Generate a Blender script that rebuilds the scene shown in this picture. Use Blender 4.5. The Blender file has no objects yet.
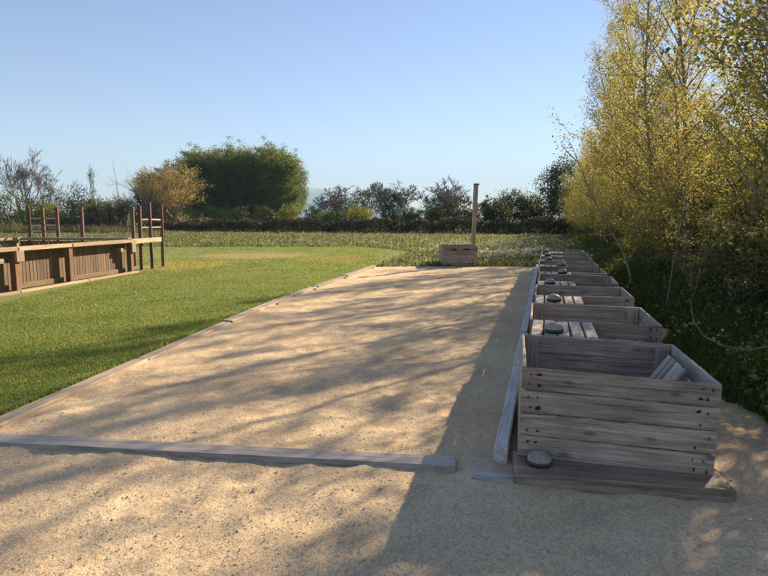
import bpy, bmesh, math, random
import numpy as np
from mathutils import Vector, Matrix, Euler
R = math.radians
scene = bpy.context.scene
COL = scene.collection

# ------------------------------------------------------------------ camera, sky, sun, exposure
CAM_H = 1.5
PITCH = math.atan(71 / 577.0)
cam_d = bpy.data.cameras.new('camera')
cam_d.sensor_width = 36.0
cam_d.lens = 36.0 * 577 / 768
cam_d.clip_start = 0.05
cam_d.clip_end = 30000
cam = bpy.data.objects.new('camera', cam_d)
cam.location = (0, 0, CAM_H)
cam.rotation_euler = (R(90) - PITCH, 0, 0)
COL.objects.link(cam)
scene.camera = cam

SUN_AZ = R(42)        # to the right of +Y
SUN_EL = R(26)
world = bpy.data.worlds.new('World')
scene.world = world
world.use_nodes = True
wn = world.node_tree.nodes
sky = wn.new('ShaderNodeTexSky')
sky.sky_type = 'NISHITA'
sky.sun_disc = False
sky.sun_elevation = SUN_EL
sky.sun_rotation = SUN_AZ
sky.altitude = 100
sky.air_density = 1.0
sky.dust_density = 0.0
sky.ozone_density = 2.5
bg = wn['Background']
bg.inputs['Strength'].default_value = 0.053
wb = wn.new('ShaderNodeMix'); wb.data_type = 'RGBA'; wb.blend_type = 'MULTIPLY'      # camera white balance
wb.inputs[0].default_value = 1.0; wb.inputs[7].default_value = (0.97, 0.86, 0.95, 1)
world.node_tree.links.new(sky.outputs[0], wb.inputs[6])
world.node_tree.links.new(wb.outputs[2], bg.inputs[0])

sun_d = bpy.data.lights.new('sun', 'SUN')
sun_d.energy = 4.6
sun_d.angle = R(0.6)
sun_d.color = (1.0, 0.80, 0.54)
sun = bpy.data.objects.new('sun', sun_d)
sdir = Vector((math.sin(SUN_AZ) * math.cos(SUN_EL), math.cos(SUN_AZ) * math.cos(SUN_EL), math.sin(SUN_EL)))
sun.rotation_euler = sdir.to_track_quat('Z', 'Y').to_euler()
sun.location = (20, 20, 30)
COL.objects.link(sun)

vs = scene.view_settings
vs.view_transform = 'Standard'
vs.look = 'None'
vs.gamma = 1
vs.use_curve_mapping = False
vs.exposure = 1.68

# ------------------------------------------------------------------ helpers
def un(x, y, z=0.0):
    """photo pixel (768x576) -> point where its ray meets height z"""
    dx = (x - 384) / 577.0; dz = -(y - 288) / 577.0
    d = (dx, math.cos(PITCH) + dz * math.sin(PITCH), -math.sin(PITCH) + dz * math.cos(PITCH))
    t = (z - CAM_H) / d[2]
    return Vector((d[0] * t, d[1] * t, z))

def at(x, y, Y):
    """photo pixel at depth Y -> (X, Z)"""
    dx = (x - 384) / 577.0; dz = -(y - 288) / 577.0
    fy = math.cos(PITCH) + dz * math.sin(PITCH)
    t = Y / fy
    return dx * t, CAM_H + t * (-math.sin(PITCH) + dz * math.cos(PITCH))

def tag(o, label=None, cat=None, group=None, kind=None):
    if label: o['label'] = label
    if cat: o['category'] = cat
    if group: o['group'] = group
    if kind: o['kind'] = kind
    return o

def link(o, parent=None):
    COL.objects.link(o)
    if parent is not None: o.parent = parent
    return o

def empty(name, loc=(0, 0, 0), rot=(0, 0, 0)):
    o = bpy.data.objects.new(name, None)
    o.empty_display_size = 0.2
    o.location = loc; o.rotation_euler = rot
    return link(o)

def mesh_np(name, verts, faces, mat=None, smooth=False):
    """verts (n,3); faces (m,k) array or a list of such arrays"""
    if not isinstance(faces, list): faces = [faces]
    faces = [np.asarray(f, dtype=np.int32) for f in faces if len(f)]
    me = bpy.data.meshes.new(name)
    verts = np.asarray(verts, dtype=np.float32)
    me.vertices.add(len(verts))
    me.vertices.foreach_set('co', verts.ravel())
    loops = np.concatenate([f.ravel() for f in faces])
    tot = np.concatenate([np.full(len(f), f.shape[1], dtype=np.int32) for f in faces])
    start = np.concatenate([[0], np.cumsum(tot)[:-1]]).astype(np.int32)
    me.loops.add(len(loops)); me.loops.foreach_set('vertex_index', loops)
    me.polygons.add(len(tot))
    me.polygons.foreach_set('loop_start', start)
    me.polygons.foreach_set('loop_total', tot)
    me.polygons.foreach_set('use_smooth', np.full(len(tot), smooth))
    me.update(calc_edges=True)
    if mat: me.materials.append(mat)
    return me

def mobj(name, me, parent=None, loc=(0, 0, 0), rot=(0, 0, 0)):
    o = bpy.data.objects.new(name, me)
    o.location = loc; o.rotation_euler = rot
    return link(o, parent)

# ------------------------------------------------------------------ materials
def newmat(name):
    m = bpy.data.materials.new(name); m.use_nodes = True
    nt = m.node_tree
    return m, nt, nt.nodes, nt.links, nt.nodes['Principled BSDF']

def node(nt, typ, **kw):
    n = nt.nodes.new(typ)
    for k, v in kw.items():
        if k in n.inputs: n.inputs[k].default_value = v
        else: setattr(n, k, v)
    return n

def ramp(nt, fac, stops):
    r = nt.nodes.new('ShaderNodeValToRGB')
    while len(r.color_ramp.elements) < len(stops): r.color_ramp.elements.new(0.5)
    for e, (p, c) in zip(r.color_ramp.elements, stops):
        e.position = p; e.color = (*c, 1)
    nt.links.new(fac, r.inputs[0])
    return r.outputs[0]

def mixc(nt, fac, a, b, mode='MIX'):
    m = nt.nodes.new('ShaderNodeMix'); m.data_type = 'RGBA'; m.blend_type = mode
    for s, v in ((m.inputs[0], fac), (m.inputs[6], a), (m.inputs[7], b)):
        if isinstance(v, (int, float)): s.default_value = v
        elif isinstance(v, tuple): s.default_value = (*v, 1)
        else: nt.links.new(v, s)
    return m.outputs[2]

def noise(nt, vec, scale, detail=4, rough=0.55):
    n = node(nt, 'ShaderNodeTexNoise', Scale=scale, Detail=detail, Roughness=rough)
    if vec is not None: nt.links.new(vec, n.inputs['Vector'])
    return n.outputs['Fac']

def bump(nt, h, strength, dist, bsdf, normal=None):
    b = node(nt, 'ShaderNodeBump', Strength=strength, Distance=dist)
    nt.links.new(h, b.inputs['Height'])
    if normal is not None: nt.links.new(normal, b.inputs['Normal'])
    nt.links.new(b.outputs[0], bsdf.inputs['Normal'])
    return b.outputs[0]

def wood(name, dark, mid, light, rough=0.8, knots=0.5, stain=(0.05, 0.04, 0.035), stain_amt=0.35):
    m, nt, N, L, b = newmat(name)
    tc = N.new('ShaderNodeTexCoord'); oi = N.new('ShaderNodeObjectInfo')
    mul = node(nt, 'ShaderNodeVectorMath', operation='SCALE'); mul.inputs[0].default_value = (37, 53, 71)
    L.new(oi.outputs['Random'], mul.inputs['Scale'])
    add = node(nt, 'ShaderNodeVectorMath', operation='ADD')
    L.new(tc.outputs['Object'], add.inputs[0]); L.new(mul.outputs[0], add.inputs[1])
    mp = N.new('ShaderNodeMapping'); mp.inputs['Scale'].default_value = (2.2, 34, 34)
    L.new(add.outputs[0], mp.inputs[0])
    g = noise(nt, mp.outputs[0], 1.0, 6, 0.65)
    col = ramp(nt, g, [(0.3, dark), (0.5, mid), (0.72, light)])
    mf = N.new('ShaderNodeMapping'); mf.inputs['Scale'].default_value = (5, 170, 170)
    L.new(add.outputs[0], mf.inputs[0])
    fib = noise(nt, mf.outputs[0], 1.0, 4, 0.7)
    col = mixc(nt, 0.7, col, ramp(nt, fib, [(0.34, (0.55, 0.53, 0.5)), (0.5, (1, 1, 1)), (0.68, (1.25, 1.24, 1.22))]), 'MULTIPLY')
    mc = N.new('ShaderNodeMapping'); mc.inputs['Scale'].default_value = (1.6, 55, 55)
    L.new(add.outputs[0], mc.inputs[0])
    spl = noise(nt, mc.outputs[0], 1.0, 2, 0.4)
    col = mixc(nt, ramp(nt, spl, [(0.24, (0.8,) * 3), (0.28, (0, 0, 0))]), col, (0.03, 0.024, 0.02))
    # uneven weathering
    w = noise(nt, add.outputs[0], 3.5, 5, 0.6)
    col = mixc(nt, ramp(nt, w, [(0.45, (0, 0, 0)), (0.75, (stain_amt,) * 3)]), col, stain)
    # each board its own tone
    tone = ramp(nt, oi.outputs['Random'], [(0, (0.72, 0.70, 0.69)), (0.5, (1, 1, 1)), (1, (1.22, 1.18, 1.12))])
    col = mixc(nt, 1.0, col, tone, 'MULTIPLY')
    # knots
    mk = N.new('ShaderNodeMapping'); mk.inputs['Scale'].default_value = (3.0, 7.5, 7.5)
    L.new(add.outputs[0], mk.inputs[0])
    v = node(nt, 'ShaderNodeTexVoronoi', Scale=1.0)
    L.new(mk.outputs[0], v.inputs['Vector'])
    kf = ramp(nt, v.outputs['Distance'], [(0.07, (knots,) * 3), (0.16, (0, 0, 0))])
    col = mixc(nt, kf, col, (0.045, 0.03, 0.022))
    L.new(col, b.inputs['Base Color'])
    b.inputs['Roughness'].default_value = rough
    fine = noise(nt, mp.outputs[0], 3.0, 4)
    bump(nt, fine, 0.5, 0.004, b)
    return m

def leafmat(name, stops, trans=0.45, rough=0.55, tcol=None, objvar=True):
    """two-sided leaf: each leaf its own tone, light passes through"""
    m, nt, N, L, b = newmat(name)
    geo = N.new('ShaderNodeNewGeometry')
    col = ramp(nt, geo.outputs['Random Per Island'], stops)
    if objvar:
        oi = N.new('ShaderNodeObjectInfo')
        t = ramp(nt, oi.outputs['Random'], [(0, (0.8, 0.84, 0.8)), (1, (1.15, 1.1, 1.0))])
        col = mixc(nt, 1.0, col, t, 'MULTIPLY')
    L.new(col, b.inputs['Base Color'])
    b.inputs['Roughness'].default_value = rough
    b.inputs['Specular IOR Level'].default_value = 0.25
    tr = N.new('ShaderNodeBsdfTranslucent')
    L.new(mixc(nt, 1.0, col, tcol or (1.5, 1.4, 0.6), 'MULTIPLY'), tr.inputs[0])
    mx = N.new('ShaderNodeMixShader'); mx.inputs[0].default_value = trans
    L.new(b.outputs[0], mx.inputs[1]); L.new(tr.outputs[0], mx.inputs[2])
    L.new(mx.outputs[0], N['Material Output'].inputs['Surface'])
    return m

def plain(name, col, rough=0.8, var=0.25, scale=8, bmp=0.3):
    m, nt, N, L, b = newmat(name)
    tc = N.new('ShaderNodeTexCoord')
    n = noise(nt, tc.outputs['Object'], scale, 5)
    c = ramp(nt, n, [(0.3, tuple(x * (1 - var) for x in col)), (0.7, tuple(min(1, x * (1 + var)) for x in col))])
    L.new(c, b.inputs['Base Color']); b.inputs['Roughness'].default_value = rough
    if bmp: bump(nt, n, bmp, 0.01, b)
    return m

M = {}
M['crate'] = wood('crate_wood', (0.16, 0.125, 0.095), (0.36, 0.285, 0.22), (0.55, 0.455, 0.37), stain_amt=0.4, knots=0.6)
M['crate_skylit'] = wood('crate_skylit_wood', (0.27, 0.23, 0.19), (0.44, 0.39, 0.34), (0.56, 0.51, 0.45))  # paler right-wall boards: sky light on the inner faces put into the colour
M['crate_pale'] = wood('lid_wood', (0.34, 0.29, 0.23), (0.50, 0.44, 0.37), (0.62, 0.56, 0.48), knots=0.3, stain_amt=0.25)
M['kerb'] = wood('kerb_wood', (0.22, 0.17, 0.125), (0.36, 0.29, 0.22), (0.48, 0.40, 0.31), knots=0.3)
M['greykerb'] = wood('grey_timber', (0.30, 0.27, 0.25), (0.45, 0.43, 0.41), (0.60, 0.58, 0.56), rough=0.55, knots=0.35)
M['cross'] = wood('cross_plank_wood', (0.15, 0.125, 0.105), (0.28, 0.245, 0.215), (0.40, 0.365, 0.33), rough=0.42, knots=0.2, stain=(0.56, 0.43, 0.30), stain_amt=0.75)
M['base'] = wood('base_timber_wood', (0.15, 0.10, 0.068), (0.28, 0.20, 0.14), (0.42, 0.34, 0.27), rough=0.45)
M['penboard'] = wood('pen_board_wood', (0.11, 0.068, 0.042), (0.17, 0.112, 0.07), (0.23, 0.16, 0.105), knots=0.25, stain_amt=0.15)
M['penrail'] = wood('pen_rail_wood', (0.28, 0.20, 0.125), (0.40, 0.295, 0.19), (0.48, 0.37, 0.25), knots=0.25, stain_amt=0.1)
M['penpost'] = wood('pen_post_wood', (0.12, 0.065, 0.04), (0.18, 0.10, 0.06), (0.25, 0.15, 0.09), knots=0.2, stain_amt=0.2)
M['redpost'] = wood('frame_post_wood', (0.085, 0.045, 0.032), (0.135, 0.072, 0.048), (0.19, 0.105, 0.07), knots=0.2, stain_amt=0.2)
M['rung'] = wood('rung_wood', (0.34, 0.26, 0.2), (0.46, 0.36, 0.28), (0.56, 0.46, 0.37), knots=0.1, stain_amt=0.1)
M['nail'] = plain('nail_stain', (0.018, 0.014, 0.012), 0.9, 0.3, 60, 0)
M['discrim'] = plain('disc_rim', (0.03, 0.032, 0.03), 0.35, 0.2, 30, 0.1)
M['discdome'] = plain('disc_dome', (0.29, 0.25, 0.20), 0.55, 0.3, 25, 0.1)
M['bark'] = plain('grey_bark', (0.20, 0.16, 0.115), 0.9, 0.4, 9)
M['palebark'] = plain('pale_bark', (0.26, 0.22, 0.15), 0.85, 0.35, 9)
M['darkbark'] = plain('dark_bark', (0.075, 0.06, 0.05), 0.9, 0.35, 6)
M['twig'] = plain('bare_twig', (0.20, 0.18, 0.15), 0.9, 0.25, 4, 0)
M['drytwig'] = plain('dry_twig', (0.17, 0.13, 0.085), 0.9, 0.3, 1.5, 0)

M['poplar'] = leafmat('young_poplar_leaf', [(0, (0.24, 0.215, 0.09)), (0.3, (0.38, 0.345, 0.135)), (0.65, (0.29, 0.305, 0.115)), (0.85, (0.42, 0.40, 0.165)), (1, (0.56, 0.50, 0.25))], 0.55, tcol=(1.19, 1.09, 0.62))
M['understorey'] = leafmat('understorey_leaf', [(0, (0.065, 0.09, 0.04)), (0.55, (0.115, 0.145, 0.055)), (0.85, (0.22, 0.24, 0.085)), (1, (0.36, 0.34, 0.12))], 0.42)
M['grove'] = leafmat('grove_leaf', [(0, (0.09, 0.125, 0.06)), (0.6, (0.135, 0.18, 0.08)), (1, (0.22, 0.25, 0.11))], 0.4)
M['willow'] = leafmat('willow_leaf', [(0, (0.32, 0.25, 0.09)), (0.6, (0.42, 0.345, 0.12)), (1, (0.52, 0.43, 0.18))], 0.45, tcol=(1.2, 1.1, 0.6))
M['evergreen'] = leafmat('evergreen_leaf', [(0, (0.030, 0.045, 0.024)), (0.7, (0.055, 0.075, 0.036)), (1, (0.10, 0.12, 0.05))], 0.25)
M['bush'] = leafmat('bush_leaf', [(0, (0.045, 0.065, 0.022)), (0.6, (0.085, 0.115, 0.035)), (1, (0.16, 0.18, 0.05))], 0.35)
M['limebush'] = leafmat('lime_bush_leaf', [(0, (0.13, 0.15, 0.04)), (0.6, (0.19, 0.21, 0.06)), (1, (0.27, 0.27, 0.08))], 0.4)
M['bramble'] = leafmat('bramble_leaf', [(0, (0.036, 0.040, 0.028)), (0.6, (0.060, 0.064, 0.042)), (1, (0.11, 0.11, 0.062))], 0.15, tcol=(1.2, 1.0, 0.6))
M['dry'] = leafmat('dry_brush_stalk', [(0, (0.12, 0.10, 0.05)), (0.5, (0.17, 0.135, 0.075)), (1, (0.15, 0.16, 0.06))], 0.25, tcol=(1.1, 1.0, 0.7))
M['blade'] = leafmat('lawn_blade', [(0, (0.12, 0.16, 0.058)), (0.6, (0.185, 0.23, 0.09)), (0.93, (0.27, 0.29, 0.13)), (1, (0.44, 0.39, 0.22))], 0.45, tcol=(1.25, 1.35, 0.6))
M['weed'] = leafmat('field_weed', [(0, (0.09, 0.115, 0.055)), (0.6, (0.155, 0.18, 0.085)), (1, (0.29, 0.30, 0.165))], 0.4, tcol=(1.2, 1.2, 0.7))
M['tallgrass'] = leafmat('verge_grass', [(0, (0.055, 0.085, 0.03)), (0.7, (0.09, 0.13, 0.045)), (1, (0.16, 0.18, 0.07))], 0.4)
M['flower'] = leafmat('white_flower', [(0, (0.55, 0.53, 0.46)), (1, (0.75, 0.73, 0.68))], 0.3, tcol=(1, 1, 0.95))

def sandmat():
    m, nt, N, L, b = newmat('pale_sand')
    tc = N.new('ShaderNodeTexCoord'); P = tc.outputs['Object']
    big = noise(nt, P, 0.9, 4)
    col = ramp(nt, big, [(0.3, (0.54, 0.408, 0.262)), (0.55, (0.64, 0.493, 0.32)), (0.75, (0.70, 0.553, 0.37))])
    gr = noise(nt, P, 130, 3, 0.7)
    col = mixc(nt, 0.75, col, ramp(nt, gr, [(0.32, (0.55, 0.53, 0.5)), (0.5, (1, 1, 1)), (0.7, (1.25, 1.22, 1.15))]), 'MULTIPLY')
    v = node(nt, 'ShaderNodeTexVoronoi', Scale=75.0); L.new(P, v.inputs['Vector'])
    col = mixc(nt, 0.55, col, ramp(nt, v.outputs['Color'], [(0.1, (0.6, 0.57, 0.54)), (0.5, (1, 1, 1)), (0.9, (1.2, 1.18, 1.12))]), 'MULTIPLY')
    damp = noise(nt, P, 2.6, 5, 0.6)
    col = mixc(nt, ramp(nt, damp, [(0.52, (0, 0, 0)), (0.72, (0.45, 0.45, 0.45))]), col, (0.30, 0.225, 0.165))
    L.new(col, b.inputs['Base Color'])
    b.inputs['Roughness'].default_value = 0.95
    b.inputs['Specular IOR Level'].default_value = 0.15
    mid = noise(nt, P, 26, 5, 0.65)
    n1 = bump(nt, mid, 0.5, 0.02, b)
    n2 = bump(nt, gr, 0.6, 0.008, b, n1)
    return m
M['sand'] = sandmat()

def worn_mask(nt, P, cx, cy, sx, sy):
    """soft, broken oval of trodden dry ground round (cx, cy)"""
    mp = nt.nodes.new('ShaderNodeMapping'); mp.vector_type = 'TEXTURE'
    mp.inputs['Location'].default_value = (cx, cy, 0); mp.inputs['Scale'].default_value = (sx, sy, 1000)
    nt.links.new(P, mp.inputs[0])
    ln = node(nt, 'ShaderNodeVectorMath', operation='LENGTH'); nt.links.new(mp.outputs[0], ln.inputs[0])
    ad = node(nt, 'ShaderNodeMath', operation='ADD'); nt.links.new(ln.outputs['Value'], ad.inputs[0])
    sc = node(nt, 'ShaderNodeMath', operation='MULTIPLY'); sc.inputs[1].default_value = 0.7
    nt.links.new(noise(nt, P, 0.8, 4), sc.inputs[0]); nt.links.new(sc.outputs[0], ad.inputs[1])
    return ramp(nt, ad.outputs[0], [(0.75, (0.92,) * 3), (1.4, (0, 0, 0))])
WORN = [(-5.2, 22.4, 4.0, 3.0, (0.31, 0.24, 0.11)), (-6.3, 18.0, 2.4, 3.4, (0.31, 0.27, 0.115)), (-1.8, 20.5, 2.2, 3.0, (0.28, 0.23, 0.10))]

def blade_tones(m):
    """lawn blades: drier, yellower patches and lusher, darker ones"""
    nt = m.node_tree; tc = nt.nodes.new('ShaderNodeTexCoord'); P = tc.outputs['Object']
    b = nt.nodes['Principled BSDF']; src = b.inputs['Base Color'].links[0].from_socket
    col = mixc(nt, 1.0, src, ramp(nt, noise(nt, P, 0.9, 4, 0.6), [(0.35, (0.70, 0.82, 0.62)), (0.5, (1, 1, 1)), (0.68, (1.16, 1.10, 1.08))]), 'MULTIPLY')
    for (cx, cy, sx, sy, c) in WORN: col = mixc(nt, worn_mask(nt, P, cx, cy, sx, sy), col, c)
    for l in list(src.links):
        if l.to_node.type != 'MIX' or l.to_socket.node.blend_type != 'MULTIPLY' or l.to_node.outputs[2].links and l.to_node.outputs[2].links[0].to_node.type == 'BSDF_TRANSLUCENT':
            nt.links.new(col, l.to_socket)
blade_tones(M['blade'])

def grassground(name, a, b_, patch, worn=None):
    m, nt, N, L, b = newmat(name)
    tc = N.new('ShaderNodeTexCoord'); P = tc.outputs['Object']
    n1 = noise(nt, P, 0.35, 5); n2 = noise(nt, P, 9, 5, 0.7)
    col = ramp(nt, n1, [(0.35, a), (0.65, b_)])
    col = mixc(nt, ramp(nt, n2, [(0.5, (0, 0, 0)), (0.7, (0.6, 0.6, 0.6))]), col, patch)
    if worn:
        for (cx, cy, sx, sy, c) in worn:      # trodden dry ground
            col = mixc(nt, worn_mask(nt, P, cx, cy, sx, sy), col, c)
    L.new(col, b.inputs['Base Color'])
    b.inputs['Roughness'].default_value = 0.95; b.inputs['Specular IOR Level'].default_value = 0.1
    bump(nt, n2, 0.8, 0.04, b)
    return m
M['lawn'] = grassground('lawn_ground', (0.15, 0.18, 0.06), (0.22, 0.235, 0.085), (0.27, 0.245, 0.11),
                        WORN)
M['field'] = grassground('field_ground', (0.075, 0.10, 0.035), (0.12, 0.15, 0.05), (0.06, 0.07, 0.03))
M['earth'] = grassground('far_ground', (0.10, 0.115, 0.045), (0.14, 0.14, 0.06), (0.11, 0.09, 0.05))
M['verge'] = grassground('verge_ground', (0.15, 0.12, 0.08), (0.20, 0.165, 0.11), (0.07, 0.08, 0.035))
M['mountain'] = plain('mountain_rock', (0.14, 0.16, 0.13), 0.95, 0.3, 0.002, 0)

# ------------------------------------------------------------------ ground
def sheet(name, pts, z, mat):
    me = bpy.data.meshes.new(name)
    me.from_pydata([(x, y, z) for x, y in pts], [], [list(range(len(pts)))])
    me.materials.append(mat)
    return tag(mobj(name, me), kind='structure')

KERB = [(-2.84, 3.75), (-2.54, 5.87), (-2.30, 7.5), (-2.08, 9.1), (-1.67, 11.38), (-1.13, 13.76), (-0.72, 15.6), (-0.30, 17.5)]
kx = np.array([p[0] for p in KERB]); ky = np.array([p[1] for p in KERB])
def kerb_x(y): return np.interp(y, ky, kx)
COURT_END = 17.55
def row_x(y): return 0.85 + 0.28 * (y - 3.43)          # left edge of the crate row
def verge_x(y): return 2.30 + 0.28 * (np.asarray(y) - 3.2)

rs = np.random.RandomState(5)
_waves = []
for lam, amp, n in ((2.6, 0.005, 6), (0.9, 0.0036, 10), (0.34, 0.0028, 16), (0.15, 0.0019, 22)):
    for _ in range(n):
        a = rs.uniform(0, 2 * math.pi); k = 2 * math.pi / (lam * rs.uniform(0.7, 1.4))
        _waves.append((k * math.cos(a), k * math.sin(a), rs.uniform(0, 6.28), amp * 1.4 / math.sqrt(n)))
# footprints and scuffs
_dents = [(rs.uniform(-3, 3), rs.uniform(1.2, 16), rs.uniform(0.05, 0.13), rs.uniform(0.6, 2.0), rs.uniform(0, 3.14), rs.uniform(0.005, 0.014)) for _ in range(190)]
def sand_z(x, y):
    z = np.zeros_like(x)
    for a, b, p, am in _waves: z += am * np.sin(a * x + b * y + p)
    for dx, dy, r, el, an, d in _dents:
        cx = dx + 0.28 * dy - 0.9
        u = (x - cx) * math.cos(an) + (y - dy) * math.sin(an); v = -(x - cx) * math.sin(an) + (y - dy) * math.cos(an)
        q = (u / (r * el)) ** 2 + (v / r) ** 2
        z += -d * np.exp(-q) + 0.45 * d * np.exp(-(np.sqrt(q) - 1.5) ** 2 * 4)
    s_ = (x + 2.98) / 3.42; ln = 3.80 - 0.455 * s_        # sand drifted against and over the cross plank
    drift = 0.5 + 0.5 * np.sin(x * 7.3 + 1.1 * np.sin(x * 3.1)) * np.sin(x * 2.3 + 0.7)
    z += np.clip(1.1 - s_ * 1.3, 0, 1) * (0.003 + 0.011 * drift) * np.exp(-((y - ln - 0.05) / 0.10) ** 2) * (x > -3.6)
    return z - 0.004

def grid_mesh(name, X, Y, Z, mat):
    r, c = X.shape
    v = np.stack([X, Y, Z], -1).reshape(-1, 3)
    i = np.arange(r * c).reshape(r, c)
    f = np.stack([i[:-1, :-1], i[:-1, 1:], i[1:, 1:], i[1:, :-1]], -1).reshape(-1, 4)
    return mesh_np(name, v, f, mat, True)

# sand in front of the cross plank and on the court: two grids that meet under the plank
ys = np.linspace(-3, 3.9, 190); xs = np.concatenate([np.linspace(-9, -3, 40)[:-1], np.linspace(-3, 3, 260), np.linspace(3, 8, 34)[1:]])
X, Y = np.meshgrid(xs, ys)
tag(mobj('sand_apron', grid_mesh('sand_apron', X, Y, sand_z(X, Y), M['sand'])), kind='structure')
v = np.linspace(0, 1, 260); ys = 3.9 * (COURT_END / 3.9) ** v
u = np.linspace(0, 1, 240)
Y = np.repeat(ys[:, None], 240, 1)
X = kerb_x(Y) + (verge_x(Y) + 0.35 + 0.15 * np.sin(Y * 2.1) - kerb_x(Y)) * u[None, :]
tag(mobj('sand_court', grid_mesh('sand_court', X, Y, sand_z(X, Y), M['sand'])), kind='structure')

# far ground to the horizon
n = 96
tag(mobj('ground', mesh_np('ground', [(6600 * math.cos(2 * math.pi * i / n), 6600 * math.sin(2 * math.pi * i / n), -0.06) for i in range(n)], np.arange(n)[None, :], M['earth'])), kind='structure')
lawn_edge = [(-2.0, 31), (1.2, 25), (0.2, 19.4)]
sheet('lawn', [(-45, 3.9), (-2.8, 3.9)] + KERB[1:] + [(-0.2, COURT_END + 0.1)] + lawn_edge[::-1] + [(-6, 30), (-20, 29), (-45, 28.5)], 0.004, M['lawn'])
sheet('field', [(-0.6, COURT_END - 0.2), (8.5, COURT_END - 0.2), (22, 62), (-60, 62), (-60, 28), (-6, 28.5), (0, 18.5)], -0.02, M['field'])
sheet('verge', [(2.0, 3.2), (8, 3.2), (40, 3.2), (60, 80), (22, 62), (5.8, 17.5), (3.2, 7.4)], -0.03, M['verge'])

# distant mountain
mx = np.linspace(-2600, 900, 60); prof = []
rm = np.random.RandomState(3)
for x in mx:
    t = (x + 1150) / 900
    prof.append(330 * math.exp(-t * t * 0.42) * (1 + 0.04 * math.sin(x / 160) + 0.02 * math.sin(x / 47 + 1)) - 10)
prof = np.maximum(np.array(prof), 1)
X = np.stack([mx] * 5); Yd = np.stack([np.full(60, 5300), np.full(60, 5500), np.full(60, 5700), np.full(60, 5950), np.full(60, 6300)]).astype(float)
Z = np.stack([np.full(60, -0.05), prof * 0.45, prof * 0.8, prof, np.full(60, -0.05)])
Yd[1:4] += rm.uniform(-60, 60, (3, 60)); X = X + 0.0; X[1:4] += rm.uniform(-15, 15, (3, 60))
tag(mobj('mountain', grid_mesh('mountain', X, Yd, Z, M['mountain'])), kind='structure')

# ------------------------------------------------------------------ boards
_boxes = {}
def boxmesh(L, W, T, mat, bev=0.004, var=0):
    """chamfered plank, long axis X, slightly out of true"""
    key = (round(L, 3), round(W, 3), round(T, 3), mat.name, var)
    if key in _boxes: return _boxes[key]
    bm = bmesh.new()
    bmesh.ops.create_cube(bm, size=1)
    rr = random.Random(hash(key[:3]) % 1000 + var)
    for vv in bm.verts:
        vv.co.x *= L; vv.co.y *= W; vv.co.z *= T
        vv.co.x += rr.uniform(-0.003, 0.003); vv.co.y += rr.uniform(-0.003, 0.003) * min(1, W / 0.1); vv.co.z += rr.uniform(-0.0015, 0.0015)
    bmesh.ops.bevel(bm, geom=bm.edges[:], offset=min(bev, T * 0.3), segments=1, affect='EDGES')
    me = bpy.data.meshes.new('board')
    bm.to_mesh(me); bm.free(); me.materials.append(mat)
    _boxes[key] = me
    return me

brng = random.Random(11)
def board(parent, name, c, dims, mat, axis='X', jit=0.0, rot=None, bev=0.004):
    """plank of (length, width, thickness); axis: which way the length runs; width vertical for 'X'/'Y' walls when rot given"""
    L, W, T = dims
    e = rot if rot is not None else {'X': (0, 0, 0), 'Y': (0, 0, R(90)), 'Z': (0, R(-90), 0),
                                     'Xw': (R(90), 0, 0), 'Yw': (R(90), 0, R(90)), 'Zx': (R(90), R(-90), 0)}[axis]
    e = tuple(a + brng.uniform(-jit, jit) for a in e)
    return mobj(name, boxmesh(L, W, T, mat, bev, brng.randrange(3)), parent, c, e)

def nail_mesh():
    bm = bmesh.new()
    rr = random.Random(2); vs_ = []
    for i in range(9):
        a = i / 9 * 2 * math.pi; q = 0.0135 * rr.uniform(0.65, 1.3)
        vs_.append((q * 1.2 * math.cos(a), -0.0012, q * math.sin(a)))
    top = [bm.verts.new(p) for p in vs_]; bot = [bm.verts.new((p[0], 0.002, p[2])) for p in vs_]
    bm.faces.new(top)
    for i in range(9): bm.faces.new((top[i], bot[i], bot[(i + 1) % 9], top[(i + 1) % 9]))
    bmesh.ops.recalc_face_normals(bm, faces=bm.faces[:])
    me = bpy.data.meshes.new('nail'); bm.to_mesh(me); bm.free(); me.materials.append(M['nail'])
    return me
NAIL = nail_mesh()

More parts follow.
